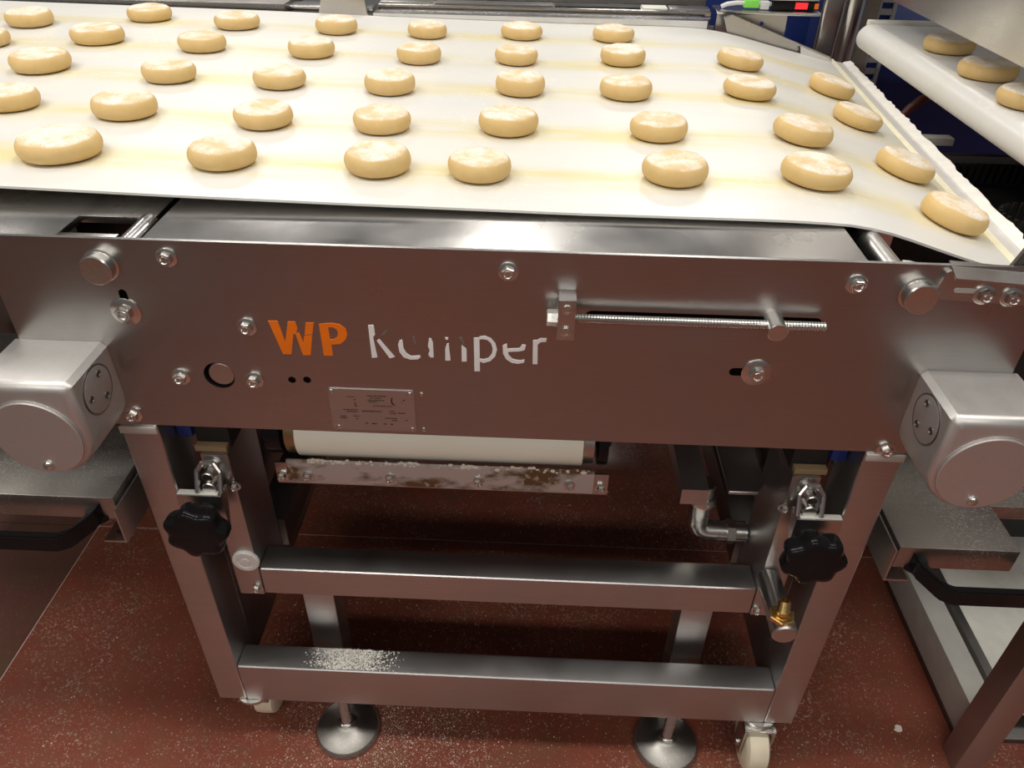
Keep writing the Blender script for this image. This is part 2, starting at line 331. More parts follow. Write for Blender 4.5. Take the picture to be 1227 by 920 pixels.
# maker's name, worn as on the real panel
LET = [
('W', 'orange', [[(-227.9,741.2),(-218.8,741.6),(-215.3,718.0),(-209.3,741.2),(-202.2,741.4),(-201.0,733.8),(-203.4,728.2),(-205.9,727.4),(-211.5,704.0),(-219.7,703.9)],
  [(-204.0,728.1),(-200.2,729.7),(-197.8,718.4),(-195.9,725.4),(-187.9,727.4),(-192.7,704.0),(-200.2,703.7)], [(-192.4,740.6),(-184.6,740.9),(-187.5,728.4),(-195.3,726.6)]]),
('P', 'orange', [[(-179.9,739.3),(-171.5,741.0),(-171.5,736.3),(-171.2,722.8),(-170.7,717.0),(-170.8,704.2),(-179.7,703.9)],
  [(-171.5,741.0),(-167.1,741.2),(-160.3,740.1),(-155.0,735.6),(-153.9,729.5),(-156.4,723.2),(-162.3,718.0),(-170.7,717.0),(-171.2,722.8),(-168.2,723.0),(-164.3,725.6),(-162.6,730.5),(-163.9,734.6),(-167.7,736.9),(-171.5,736.3)]]),
('k', 'white', [[(-133.2,740.3),(-127.8,740.5),(-127.5,729.9),(-129.6,727.0),(-127.5,703.9),(-132.9,703.2)], [(-126.4,723.0),(-123.9,725.2),(-110.5,705.3),(-115.4,703.3)]]),
('e', 'white', [[(-104.6,724.2),(-106.3,719.6),(-105.5,711.2),(-101.8,705.0),(-95.4,702.7),(-88.2,703.4),(-85.4,705.7),(-85.8,707.8),(-89.2,707.4),(-94.5,706.7),(-99.1,710.1),(-101.4,716.3),(-101.5,721.9),(-101.9,725.1)]]),
('m', 'white', [[(-76.1,727.8),(-74.3,727.9),(-72.7,723.8),(-72.6,706.2),(-75.9,706.1),(-77.8,709.5),(-76.1,713.9),(-77.6,719.4)], [(-60.8,729.5),(-57.9,729.6),(-57.8,727.2),(-60.3,727.1)],
  [(-59.3,722.3),(-57.6,723.0),(-56.4,703.3),(-61.5,703.1),(-61.0,717.3)], [(-45.3,721.4),(-40.7,717.4),(-40.7,702.8),(-45.5,702.6)]]),
('p', 'white', [[(-33.5,730.2),(-28.2,730.4),(-28.0,691.8),(-33.4,691.6)],
  [(-28.3,731.6),(-23.0,732.7),(-17.2,730.2),(-13.1,724.8),(-11.4,718.0),(-13.1,710.1),(-17.8,704.2),(-24.4,701.8),(-28.2,703.1),(-28.1,706.6),(-24.3,705.8),(-19.6,707.7),(-16.3,712.8),(-15.5,718.5),(-17.0,724.7),(-20.7,728.4),(-25.4,729.2),(-28.3,728.4)]]),
('e', 'white', [[(-6.1,722.4),(-2.1,724.9),(-1.4,719.1),(10.2,720.2),(12.5,724.5),(16.0,724.0),(15.0,718.3),(10.3,716.7),(-1.0,715.6),(-0.2,712.1),(4.0,707.3),(9.9,706.1),(15.2,707.1),(14.7,703.7),(8.8,702.2),(2.9,703.0),(-2.5,707.0),(-5.5,713.3)]]),
('r', 'white', [[(23.1,702.4),(27.8,702.6),(27.2,725.1),(29.8,728.0),(35.0,728.5),(35.4,732.3),(29.1,732.1),(26.3,729.9),(22.6,729.8)]])]
for ch, cn, polys in LET:
    bm = B()
    for p in polys: prism(bm, p, 'y', -0.45, 0.05)
    obj('letter', bm, M[cn], front)['label'] = '%s letter %s' % (cn, ch)
bm = B()
for p in ([(-121.7,729.4),(-115.9,736.5),(-115.5,734.4),(-120.0,728.8)], [(-91.6,729.0),(-90.2,729.0),(-88.6,721.0),(-90.0,720.0)], [(-47.2,730.2),(-44.5,730.0),(-42.0,722.0),(-43.8,721.6)]): prism(bm, p, 'y', -0.35, 0.05); obj('worn_letter_trace', bm, M['ghost'], front); bm = B()
bm.free()
# type plate with its illegible etched lines
bm = B(); prism(bm, [(-179.5, 612.5), (-95.5, 612.5), (-94.5, 614), (-94.5, 663.5), (-96, 665), (-179.5, 665), (-181, 663.5), (-181, 614)], 'y', -1.2, 0.0); nplate = obj('type_plate', bm, M['plate'], mc)
bm = B()
def dash(u0, v0, u1, hh):                                    # plate coordinates: u right 0..86, v down 0..52
    k = u0
    while k < u1:
        L = random.uniform(1.0, 3.2); e = min(k + L, u1); prism(bm, [(-181 + k, 665 - v0), (-181 + e, 665 - v0), (-181 + e, 665 - v0 - hh), (-181 + k, 665 - v0 - hh)], 'y', -1.4, -1.15); k = e + random.uniform(0.3, 0.8)
for u0, v0, u1, hh in ((39, 7, 58, 1.1), (42, 9.8, 53, .9), (39, 12.4, 56, 1), (40, 14.6, 49, .9), (18, 9, 26, .8), (25, 12.6, 27, 1), (25, 17, 27, 1.2), (25, 20, 28, 1.1), (44, 19.6, 64, .9),
    (13, 25.4, 28, 1), (16, 27.8, 28, 1), (32, 26.5, 52, 1.3), (60, 26, 66, .9), (61, 28.6, 67, 1), (69, 27.8, 77, 1.2), (9, 34, 15, 1.1), (8, 36.4, 16, 1), (23, 33.6, 29, .9), (25, 36.8, 27, 1.1),
    (55, 35, 67, 1), (62, 37.6, 68, 1.1), (76, 37.2, 78, 1), (34, 42.6, 37, .9), (41, 42.6, 46, 1.4), (53, 42.6, 56, 1.2), (60, 42.6, 63, 1.2), (75, 11, 77, 1.3), (73, 14, 74, .9)): dash(u0, v0, u1, hh)
cres = [(66.2 - 3.6 * math.cos(t), 13.2 - 5.5 * math.sin(t)) for t in [PI * (0.30 - 0.80 * k / 10) for k in range(11)]] + [(67.0 - 3.0 * math.cos(t), 13.0 - 4.8 * math.sin(t)) for t in [PI * (0.30 - 0.80 * k / 10) for k in range(10, -1, -1)]]
prism(bm, [(-181 + u, 665 - v) for u, v in cres], 'y', -1.4, -1.15); obj('etched_print', bm, M['ink'], nplate)
bm = B(); lathe(bm, (0, 0, 0), (0, -1, 0), [(0, 2.6), (0.6, 2.5), (1.2, 1.7), (1.5, 0.6)], 12); rivet = proto('rivet', bm, M['bolt'])
for x, z in ((-177.5, 661.5), (-98.5, 661), (-175, 616), (-98.5, 615.8)): put(rivet, 'rivet', nplate, x, -1.1, z)
for x, z in ((-87, 661), (-87, 615.5)): put(rivet, 'rivet', front, x, 0, z)
# tensioning spindle in the long slot
sp = bx('spindle_block', M['steel'], mc, 44, 60, -20, 0, 743, 785, 1.2)
bm = B(); n = 84
lathe(bm, (58, -13, 763), (1, 0, 0), [(k * 227 / (2 * n), 4.6 if k % 2 else 3.9) for k in range(2 * n + 1)], 12); obj('threaded_rod', bm, M['bolt'], sp)
bm = B(); lathe(bm, (44, -13, 763), (-1, 0, 0), [(0, 8), (3, 8), (3, 7.6), (9, 7.6), (10, 6.8)], 6); obj('hex_head', bm, M['bolt'], sp)
bm = B(); cyl(bm, (240.5, 8, 761), (240.5, -24, 761), 9.2, 28); obj('cross_pin', bm, M['bolt'], mc)
bm = B(); lathe(bm, (0, 0, 0), (0, -1, 0), [(0, 4.8), (1.6, 4.8), (2.0, 4.2), (2.0, 3.0), (0.9, 2.7)], 16); sock = proto('socket_screw', bm, M['bolt'])
for z in (776, 753): put(sock, 'screw', sp, 52, -20, z)
# steel bed plates under the belt
bm = B(); box(bm, -336, 318, 4, 960, 808, 815, 0.8); obj('bed_plate', bm, M['sheet'], mc)
bm = B()
for x0, x1, y0, y1 in ((-700, -420, 4, 300), (-420, -364, 4, 29), (-420, -346, 66, 300)): box(bm, x0, x1, y0, y1, 805, 812, 0.5)
obj('slotted_cover_plate', bm, M['sheet'], mc)
bm = B(); cyl(bm, (-353, 4, 806), (-353, 70, 806), 9, 20); obj('guide_rod', bm, M['bright'], mc)
bm = B(); cyl(bm, (345, 4, 803), (345, 900, 803), 10, 24); obj('guide_rod', bm, M['steel'], mc)
prism(bm := B(), [(352, 4), (392, 4), (358, 26), (352, 26)], 'z', 800, 812); obj('corner_gusset', bm, M['sheet'], mc)
bx('side_wall', M['dark'], mc, 360, 366, 30, 955, 640, 780, 0.5)
bx('side_wall', M['dark'], mc, -470, -462, 120, 955, 620, 800, 0.5)
bx('dark_backing', M['matte'], mc, -400, 340, 28, 32, 640, 800, 0.5)  # added black sheet that keeps the front panel's openings dark
bx('belly_plate', M['steel'], mc, -430, 355, 60, 955, 730, 736, 0.5)
# the belt: level, then running down to the right
KX = [-1200, -500, -333, -158, -9, 55, 263, 335, 375, 430, 483, 590, 700]; KZ = [840, 832, 828, 825, 823, 822, 821.5, 819, 809, 791, 776, 742, 700]
def interp(x):
    for a, b_, p, q in zip(KX, KX[1:], KZ, KZ[1:]):
        if x <= b_: t = (x - a) / (b_ - a); return p + (q - p) * t
    return KZ[-1]
def zsurf(x, y):
    if x > 335: x = 335 + (x - 335) * (1 - 0.25 * (y - 85) / 870)
    return sum(interp(x + d) for d in (-24, -12, 0, 12, 24)) / 5
xend = lambda y: 506 + (y - 85) * 0.078
ROWY = (172, 319, 492, 655, 822)
bm = B(); us = [k / 70 for k in range(71)]; ysv = [85 + (962 - 85) * k / 24 for k in range(25)]
top = [[bm.verts.new((-1250 + (xend(y) + 1250) * (u ** 0.8), y, 0)) for y in ysv] for u in us]
bot = []
for c_ in top:
    row = []
    for v in c_: v.co.z = zsurf(v.co.x, v.co.y); row.append(bm.verts.new((v.co.x, v.co.y, v.co.z - 2.5)))
    bot.append(row)
for i in range(70):
    for j in range(24):
        bm.faces.new((top[i][j], top[i + 1][j], top[i + 1][j + 1], top[i][j + 1])); bm.faces.new((bot[i][j], bot[i][j + 1], bot[i + 1][j + 1], bot[i + 1][j]))
    bm.faces.new((top[i][0], bot[i][0], bot[i + 1][0], top[i + 1][0])); bm.faces.new((top[i][24], top[i + 1][24], bot[i + 1][24], bot[i][24]))
for j in range(24):
    bm.faces.new((top[0][j], top[0][j + 1], bot[0][j + 1], bot[0][j])); bm.faces.new((top[-1][j], bot[-1][j], bot[-1][j + 1], top[-1][j + 1]))
M['belt'] = belt_mat(tuple((y + dy) * S for y, dy in zip(ROWY, (2, 0, 0, 0, 0))))
obj('conveyor_belt', bm, M['belt'], mc, (0, 0, 0), ang=60)['label'] = 'white belt with yellow greasy tracks'
# nosing at the end of the belt: a pale wear strip, then a flour-caked lip
def strip(name, o0, o1, dz0, dz1, th, mat, wob=0):
    bm = B(); ys_ = [60 + (985 - 60) * k / 90 for k in range(91)]; rr = []
    for y in ys_:
        x = xend(y); e = o1 + (random.uniform(-wob, wob) + wob * 1.2 * noise.noise((y * 0.02, 1, 2)) if wob else 0)
        z = zsurf(x, y); t = random.uniform(0, wob * 0.5) if wob else 0
        rr.append([bm.verts.new(p) for p in ((x + o0, y, z + dz0), (x + e, y, z + dz1 + t), (x + e - 1, y, z + dz1 - th), (x + o0, y, z + dz0 - th))])
    skin(bm, rr); return obj(name, bm, mat, mc, ang=50)
M['wear'] = plain('pale_yellow_strip', (0.88, 0.82, 0.60), 0.4)
strip('wear_strip', 1, 9, -0.5, 0.5, 5, M['wear'])
strip('nose_bar', 10, 32, -3, -7, 8, M['capwhite'])
strip('flour_caked_lip', 30, 44, -5, -2, 6, M['flour'], 2.2)
# rear side of the machine
bx('rear_shade_panel', M['dark'], mc, -1300, 345, 975, 980, 250, 822, 0.5)  # unseen; reaches low to shade the floor from the back lamps
bm = B(); prism(bm, [(-300, 964), (330, 964), (343, 998), (-300, 998)], 'z', 818, 832); obj('rear_rail', bm, M['bright'], mc)
bm = B(); box(bm, -1400, -470, 972, 1120, 826, 842, 1); obj('rear_cover_plate', bm, M['dark'], mc)
bm = B(); box(bm, -470, -306, 990, 1040, 826, 836, 1); obj('rear_ledge', bm, M['bright'], mc)
bm = B(); prism(bm, [(-405, 822), (-306, 824), (-312, 832), (-318, 900), (-385, 900)], 'y', 962, 972); obj('rear_bracket', bm, M['steel'], mc)
bm = B(); box(bm, -300, 330, 1006, 1016, 800, 827, 1); obj('rear_frame', bm, M['dark'], mc)
# sloping side guides at both ends of the run-off
bm = B(); prism(bm, [(360, 838), (374, 843), (572, 774), (586, 760), (560, 742), (500, 766), (372, 808)], 'y', 970, 973)
prism(bm, [(362, 838), (374, 843.5), (572, 774.5), (570, 771), (374, 839.5)], 'y', 962, 972); obj('run_off_guide', bm, M['steel'], mc)
prism(bm := B(), [(510, 793), (566, 774), (578, 764), (574, 756), (514, 776)], 'y', 958, 961); obj('clear_guard_tab', bm, M['capwhite'], mc)
bm = B(); prism(bm, [(374, 790), (500, 784), (500, 812), (384, 819), (378, 816)], 'y', -4, -0.1)
bm2 = [[bm.verts.new(p) for p in ((x, 6, z0), (x, -14, z0 - 7), (x, -14, z0 - 10), (x, 6, z0 - 3))] for x, z0 in ((382, 823), (500, 815))]
skin(bm, bm2); gb = obj('guide_bracket', bm, M['steel'], mc)
bm = B(); prism(bm, slot(390, 412, 797, 801.5), 'y', -4.6, -3.9); obj('bracket_slot', bm, M['flour_lit'], gb)
for x, z in ((417, 796), (441, 794.5)): put(bolt, 'bolt', gb, x, -4, z, (0, 0.6, 0))
bm = B(); prism(bm, [(436, 815), (500, 815), (500, 880), (462, 880), (452, 862)], 'y', 6, 10); obj('guide_wing', bm, M['dark'], mc)
# U-shaped trolley frame: two legs and the lower crossbar
for s in (-1, 1):
    lg = bx('leg', M['tube'], mc, *(sorted((s * 409.5, s * 369.5))), 0, 57, 100, 607, 3.5, 3)
bx('lower_crossbar', M['tube'], mc, -369.4, 369.4, 0, 37, 100, 180, 3.5, 3)
for s in (-1, 1):
    bx('weld_cap', M['flour_lit'], mc, s * 390 - 20, s * 390 + 20, -3, -0.1, 597, 606, 1.3)
    bx('side_panel', M['tube'], mc, *sorted((s * 409, s * 369.6)), 57.5, 919, 124, 430, 2)
    bx('gap_backing', M['matte'], mc, *sorted((s * 420, s * 356)), 165, 169, 431, 625, 0.5)  # added black sheet standing in for the darkness between leg and post
    bx('rear_leg', M['dark'], mc, *sorted((s * 409, s * 371)), 920, 960, 100, 607, 2)
# levelling feet
for x in (-237, 245):
    bm = B(); lathe(bm, (x, 18, 0), (0, 0, 1), [(0, 47), (3, 48), (9, 47.5), (12, 45), (15, 24), (20, 17), (22, 12)], 48); ft = obj('levelling_foot', bm, M['dirty'], mc)
    bm = B(); lathe(bm, (x, 18, 20), (0, 0, 1), [(k, 7.8 if int(k / 1.5) % 2 else 7.0) for k in [q * 1.5 for q in range(54)]], 14); obj('threaded_stem', bm, M['bolt'], ft)
    bm = B(); lathe(bm, (x, 18, 21), (0, 0, 1), [(0, 12), (6, 12), (7, 10)], 6); obj('lock_nut', bm, M['bolt'], ft)
# castors
for x, y, ny in ((-364, 62, 1), (366, 6, -1)):
    bm = B()
    for q in (-1, 1): box(bm, *sorted((x + q * 19, x + q * 22)), y - 14, y + 14, 30, 92, 0.6)
    box(bm, x - 22, x + 22, min(y, 19) - 15, max(y, 19) + 15, 86, 90, 0.6); cyl(bm, (x - 25, y, 40), (x + 25, y, 40), 6, 12); cs = obj('castor', bm, M['bolt'], mc)
    bm = B(); lathe(bm, (x, y, 40), (1, 0, 0), [(-16, 20), (-16, 34), (-13, 39), (-5, 40), (5, 40), (13, 39), (16, 34), (16, 20)], 44); obj('wheel', bm, M['wheel'], cs)
    bm = B(); lathe(bm, (x, 19, 88), (0, 0, 1), [(0, 21), (3, 23), (6, 23), (7, 25), (10, 25), (12, 25)], 32); obj('swivel_ring', bm, M['bolt'], cs)
# inner stand frame clamped into the trolley
for s in (-1, 1):
    bx('stand_post', M['tube'], mc, *sorted((s * 344, s * 312)), 20, 104, 312, 551, 2)
    bx('stand_rail', M['dark'], mc, *sorted((s * 343, s * 303)), 104.5, 930, 312, 362, 2)
    bx('stand_leg', M['tube'], mc, *sorted((s * 281, s * 238)), 60.5, 100, 4, 311, 2)
    bx('packing_block', M['wood'], mc, *sorted((s * 350, s * 314)), 24, 33.5, 551.5, 559, 1)
    bx('dark_filler', M['matte'], mc, *sorted((s * 350, s * 312)), 34, 104, 551.5, 640, 1)  # black box added to darken the gap above the packing block
    bx('bearing_block', M['blue'], mc, *sorted((s * 368.5, s * 351)), 30, 90, 566, 640, 4)
bx('stand_crossbar', M['tube'], mc, -311.8, 311.8, 20, 60, 314, 362, 3.5, 3)
put(bolt_small, 'bolt', mc, -318.9, 20, 326.5); put(bolt_small, 'bolt', mc, 318.1, 20, 323.4)
bm = B(); lathe(bm, (-324, 20, 378), (0, -1, 0), [(0, 17), (3, 17), (4.5, 15.5), (4.5, 11), (3.2, 10.2), (3.2, 6), (4.4, 5), (4.4, 1)], 32); obj('white_plug', bm, M['capwhite'], mc)['label'] = 'round white plastic plug'
# clamping brackets and star knobs
def star(t): return 1 + 0.085 * math.cos(7 * t)
for s, kx, kz in ((-1, -338, 491), (1, 334, 487)):
    x0, x1 = sorted((s * 370, s * 322))
    bm = B(); box(bm, x0, x1, -6, 3, 466, 512, 0.8); prism(bm, [(-6, 512), (14, 512), (-2, 462), (-6, 462)], 'x', x1 if s < 0 else x0 - 3, (x1 + 3) if s < 0 else x0); cb = obj('clamp_bracket', bm, M['steel'], mc)
    bx('flour_deposit', M['flour_lit'], cb, x0 + 1, x1 - 1, -5.5, 2.5, 512.1, 513.6, 0.5)
    bm = B(); xi = s * 333
    pts = [(xi - 13, -2, 514), (xi - 13, 8, 536), (xi - 6, 12, 546), (xi + 6, 12, 546), (xi + 13, 8, 536), (xi + 13, -2, 514)]
    for p, q in zip(pts, pts[1:]): tube(bm, [p, q], 3.0, 8)
    obj('slotted_link', bm, M['steel'], cb)
    bm = B(); cyl(bm, (xi, 22, 532), (xi, 2, 532), 6.5, 16); cyl(bm, (xi, -1, 518), (xi, 16, 518), 8, 16); obj('screw', bm, M['bolt'], cb)
    put(bolt_small, 'bolt', cb, s * 312, 19, 506)
    bm = B(); cyl(bm, (kx, -6, kz), (kx, -26, kz), 12, 20); obj('knob_hub', bm, M['black'], cb)
    bm = B(); lathe(bm, (kx, -22, kz), (0, -1, 0), [(0, 20), (2, 27), (5, 31), (9, 32.5), (20, 33), (24, 32), (26.5, 29), (27.6, 24), (28, 8)], 84, PI / 14, star); obj('star_knob', bm, M['black'], cb, ang=60)['label'] = 'black seven-lobed star knob'
# roller below the panel with collars and scraper
bm = B(); cyl(bm, (-239, 68, 562), (83, 68, 562), 37, 56); rl = obj('return_roller', bm, M['roller'], mc); rl['label'] = 'cream roller below the front panel'
for a, b_ in ((-252, -239), (83, 96)):
    bm = B(); cyl(bm, (a, 68, 562), (b_, 68, 562), 34, 40); obj('collar', bm, M['bronze'] if a < 0 else M['steel'], rl)
for a, b_ in ((-275, -255), (99, 112)):
    bm = B(); lathe(bm, (a, 68, 562), (1, 0, 0), [(0, 26), (1, 35), (b_ - a - 1, 35), (b_ - a, 26)], 40); lathe(bm, (min(a, b_) - 4, 68, 562), (1, 0, 0), [(0, 14), (b_ - a + 8, 14)], 24); obj('bearing_end', bm, M['black'], rl)
sc = bx('scraper_bar', M['steel'], mc, -266, 114, 30, 33, 503, 534, 0.8)
bx('scraper_blade', M['stained'], sc, -251, 97, 26, 29.8, 508, 541, 0.6)
bx('scraper_flange', M['steel'], sc, -268, 116, 33.2, 60, 503, 506, 0.6)
bm = B()
for k in range(220):
    x = -225 + 320 * (random.random() ** 1.5); s_ = random.uniform(0.7, 2.4); bmesh.ops.create_icosphere(bm, subdivisions=1, radius=s_, matrix=Matrix.Translation((x, 27 + random.uniform(-1, 3), 540 + random.uniform(-1.5, 1.2) + 1.5 * noise.noise((x * 0.03, 0, 0)))) @ Matrix.Diagonal((random.uniform(0.8, 2.2), 1, random.uniform(0.5, 1), 1)))
tag(obj('dough_crust', bm, M['crumb'], sc), kind='stuff')
for x, y, z in ((-228, 26, 519), (-133, 26, 521), (-33, 26, 521), (70, 26, 521)): put(bolt_small, 'bolt', sc, x, y, z, (0, random.random(), 0))
for x in (-259, 106): put(bolt_small, 'bolt', sc, x, 30, 515)
# rails, channels and pipework hanging below the panel
bx('support_bar', M['tube'], mc, 207, 240, 62, 640, 462, 486, 1.2)
bm = B(); prism(bm, [(264, 66), (299, 66), (311, 84), (311, 640), (264, 640)], 'z', 477, 482); bmesh.ops.bevel(bm, geom=list(bm.edges), offset=0.8, segments=1, affect='EDGES'); obj('support_plate', bm, M['tube'], mc)
bx('slide_block', M['bronze'], mc, 246, 260, 150, 220, 490, 520, 1)
bx('cable_tray', M['matte'], mc, 190, 214, 210, 300, 500, 530, 1)
bm = B(); cyl(bm, (246, 104, 460), (246, 104, 410), 14, 24); lathe(bm, (246, 104, 440), (0, 0, -1), [(0, 16), (4, 18.5), (10, 18.5), (13, 15)], 28)
tube(bm, [(246, 104, 412), (246, 104, 392), (250, 103, 382), (258, 102, 378), (290, 101, 378)], 13.5, 20)
lathe(bm, (284, 101, 378), (1, 0, 0), [(0, 17), (11, 17)], 6); cyl(bm, (295, 101, 378), (311, 101, 378), 14, 20); obj('pipe_elbow', bm, M['bolt'], mc)
# air connection on the right-hand post
bm = B(); cyl(bm, (319, 19.5, 388), (319, -66, 388), 14.5, 32, 2); ac = obj('air_connector', bm, M['steel'], mc)
bm = B(); lathe(bm, (316, -50, 400), (0, 0, 1), [(0, 15), (5, 15), (6, 13.5)], 6, 0.3); lathe(bm, (316, -50, 406), (0, 0.25, 1), [(0, 7), (4, 7), (5, 8), (9, 6.2), (10, 7.6), (14, 5.8), (15, 7), (19, 5.2), (19, 3.2), (12, 3)], 18); obj('brass_barb', bm, M['brass'], ac)['label'] = 'brass hose barb'
# gear housings bolted to both ends of the panel
for s in (-1, 1):
    xc = s * 439.5; r = 47
    pf = [(xc + r, 706), (xc + r - 5, 711), (xc - r + 5, 711), (xc - r, 706)] + [(xc - r * math.cos(t), 649 - r * math.sin(t)) for t in [PI * k / 24 for k in range(25)]]
    if s < 0: pf = pf
    bm = B(); n = len(pf); rings = []
    cx_, cz_ = xc, 655
    for y, ins in ((-0.2, 0), (-66, 0), (-70.5, 1.6), (-73.5, 4.6), (-74.6, 8.5)):
        rings.append([bm.verts.new((cx_ + (u - cx_) * (r - ins) / r, y, cz_ + (v - cz_) * (56 - ins) / 56)) for u, v in pf])
    skin(bm, rings); gh = obj('gear_housing', bm, M['cast'], mc, ang=40)
    bm = B(); lathe(bm, (xc, -74.4, 650), (0, -1, 0), [(0, 43.5), (0.6, 43.5), (0.6, 42.6), (-0.3, 42.4), (-0.3, 42), (2.2, 42), (2.8, 41.2)], 64); ld = obj('round_lid', bm, M['cast'], gh)
    bm = B(); lathe(bm, (xc, -77, 617.5), (0, -1, 0), [(0, 5), (2, 4.8), (3.6, 3.2), (4.1, 1.2)], 18); obj('screw', bm, M['bright'], gh)
    xs_ = xc - s * 47
    bm = B(); lathe(bm, (xs_ + s * 0.4, -36, 680), (-s, 0, 0), [(0, 24.5), (0.5, 24.5), (0.5, 23.8), (-0.3, 23.6), (-0.3, 23.2), (1.1, 23.2), (1.4, 22.6)], 48); sd = obj('side_cover', bm, M['cast'], gh)
    bm = B(); lathe(bm, (xs_ - s * 0.02, -36, 680), (-s, 0, 0), [(0, 25.0), (0.55, 25.0), (0.55, 24.4), (0, 24.4)], 48); obj('gap_ring', bm, M['dark'], gh)  # dark ring painting the shaded groove round the side cover
    for k in range(3):
        t = 0.5 + 2 * PI * k / 3 if s < 0 else PI - 0.5 + 2 * PI * k / 3
        bm = B(); lathe(bm, (xs_ - s * 1.1, -36 + 15.5 * math.cos(t + 0.6), 680 + 15.5 * math.sin(t + 0.6)), (-s, 0, 0), [(0, 3.6), (0.9, 3.5), (1.1, 2.8), (0.4, 2.2)], 14); obj('screw', bm, M['dark'], gh)

# ------------------------------------------------------------------ dough pieces
def dough_mesh(seed):
    bm = B(); prof = []
    H = 22.5; R = 36
    for k in range(11):
        t = -PI / 2 + PI * k / 10; prof.append((H / 2 + (H / 2 - 0.2) * math.sin(t) * (abs(math.sin(t)) ** -0.12 if abs(math.sin(t)) > 0.01 else 1), R - 11.5 + 11.5 * max(0, math.cos(t)) ** 0.75))
    prof = [(0.1, 18), (0.2, 27), (2.4, 33), (6, 35.4), (10, 36.3), (14, 36.0), (17.6, 34.6), (20.2, 32.2), (21.6, 29.4), (22.2, 25), (22.4, 17), (22.2, 8)]
    n = 40; rings = []
    for h, r in prof:
        rg = []
        for k in range(n):
            t = 2 * PI * k / n; q = noise.noise((math.cos(t) * 0.9 + seed * 5, math.sin(t) * 0.9, h * 0.03)); q2 = noise.noise((math.cos(t) * r * 0.07 + seed * 3, math.sin(t) * r * 0.07, h * 0.06))
            rr = r * (1 + 0.045 * q); hh = h + (1.6 * q2 if h > 4 else 0) * (h / H)
            rg.append(bm.verts.new((rr * math.cos(t), rr * math.sin(t), max(0.1, hh))))
        rings.append(rg)
    skin(bm, rings)
    return proto('dough', bm, M['dough'], 80)
DM = [dough_mesh(s_) for s_ in range(6)]
ROWS = [
 ('nearest row', [(-486, 175, 84), (-312, 175, 71), (-148, 177, 72), (-40, 173, 69), (166, 182, 71), (317, 194, 75), (468, 183, 74)]),
 ('second row from the front', [(-629, 328, 71), (-480, 317, 75), (-309, 309, 71), (-167, 310, 71), (-16, 322, 71), (165, 322, 72), (341, 340, 74), (470, 328, 73)]),
 ('third row from the front', [(-682, 500, 80), (-490, 475, 73), (-337, 474, 70), (-185, 470, 70), (-7, 490, 72), (139, 489, 74), (314, 517, 75), (472, 517, 73)]),
 ('fourth row from the front', [(-836, 622, 74), (-683, 671, 80), (-508, 648, 74), (-336, 646, 71), (-168, 639, 71), (-18, 655, 69), (149, 674, 74), (335, 689, 76), (482, 677, 75)]),
 ('rearmost row', [(-848, 771, 78), (-675, 847, 75), (-507, 812, 79), (-335, 812, 70), (-177, 811, 69), (-15, 830, 71), (145, 835, 75)])]
ORD = ['first', 'second', 'third', 'fourth', 'fifth', 'sixth', 'seventh', 'eighth', 'ninth']
def put_dough(x, y, d, z, normal, label, group, i):
    o = bpy.data.objects.new('dough_piece', DM[i % len(DM)]); COL.objects.link(o)
    o.location = Vector((x, y, z)) * S; k = d / 73.5
    q = Vector((0, 0, 1)).rotation_difference(normal); o.rotation_mode = 'QUATERNION'; o.rotation_quaternion = q @ Matrix.Rotation(random.uniform(0, 2 * PI), 3, 'Z').to_quaternion()
    o.scale = (k * random.uniform(0.97, 1.03), k * random.uniform(0.97, 1.03), random.uniform(0.95, 1.06)); tag(o, label, 'dough', group)
i = 0
for rn, lst in ROWS:
    for j, (x, y, d) in enumerate(lst):
        gx = (zsurf(x + 20, y) - zsurf(x - 20, y)) / 40; gy = (zsurf(x, y + 20) - zsurf(x, y - 20)) / 40
        n = Vector((-gx, -gy, 1)).normalized(); lean = ' tilted right' if x > 440 else ''
        put_dough(x, y, d, zsurf(x, y) + 0.3, n, 'tan floured dough disc%s, %s from left in the %s' % (lean, ORD[j], rn), 'dough discs on the main belt', i); i += 1

# ------------------------------------------------------------------ loose flour and crumbs
def crumbs(bm, n, fn, smin, smax):
    for _ in range(n):
        x, y, z = fn(); s_ = random.uniform(smin, smax) * (0.6 + 0.8 * random.random() ** 3); a = random.uniform(0, PI)
        p = [Vector((s_ * math.cos(a + 2 * PI * k / 3) * random.uniform(0.5, 1.3), s_ * math.sin(a + 2 * PI * k / 3), 0)) + Vector((x, y, z)) for k in range(3)]
        vs = [bm.verts.new(q) for q in p]; t = bm.verts.new((x, y, z + s_ * random.uniform(0.5, 1.0)))
        for k in range(3): bm.faces.new((vs[k], vs[(k + 1) % 3], t))
def pile():
    while True:
        x = random.gauss(-212, 24); y = random.uniform(3, 35)
        if abs(x + 212) < 75: break
    h = 5 * math.exp(-((x + 212) / 22) ** 2 - ((y - 18) / 14) ** 2); return x, y, 180 + random.random() * h
bm = B(); crumbs(bm, 2400, pile, 0.8, 2.0); o = obj('flour_crumbs', bm, M['flour']); tag(o, 'heap of white flour crumbs on the lower crossbar of the trolley frame', 'flour', None, 'stuff')
def fl_pts():
    while True:
        if random.random() < 0.5: x, y = random.gauss(-190, 110), random.gauss(20, 85)
        else: x, y = random.uniform(-700, 900), random.uniform(-420, 600)
        hit = math.hypot(x + 237, y - 18) < 50 or math.hypot(x - 245, y - 18) < 50 or (340 < abs(x) < 395 and -40 < y < 105) or (232 < abs(x) < 288 and 55 < y < 105) or (x > 660 and y > -12)
        if not hit: return x, y, 0.1
bm = B(); crumbs(bm, 7500, fl_pts, 0.4, 1.5)
def near_foot():
    while True:
        x, y, z = random.gauss(-205, 55), random.gauss(18, 38), 0.1
        if math.hypot(x + 237, y - 18) > 50: return x, y, z
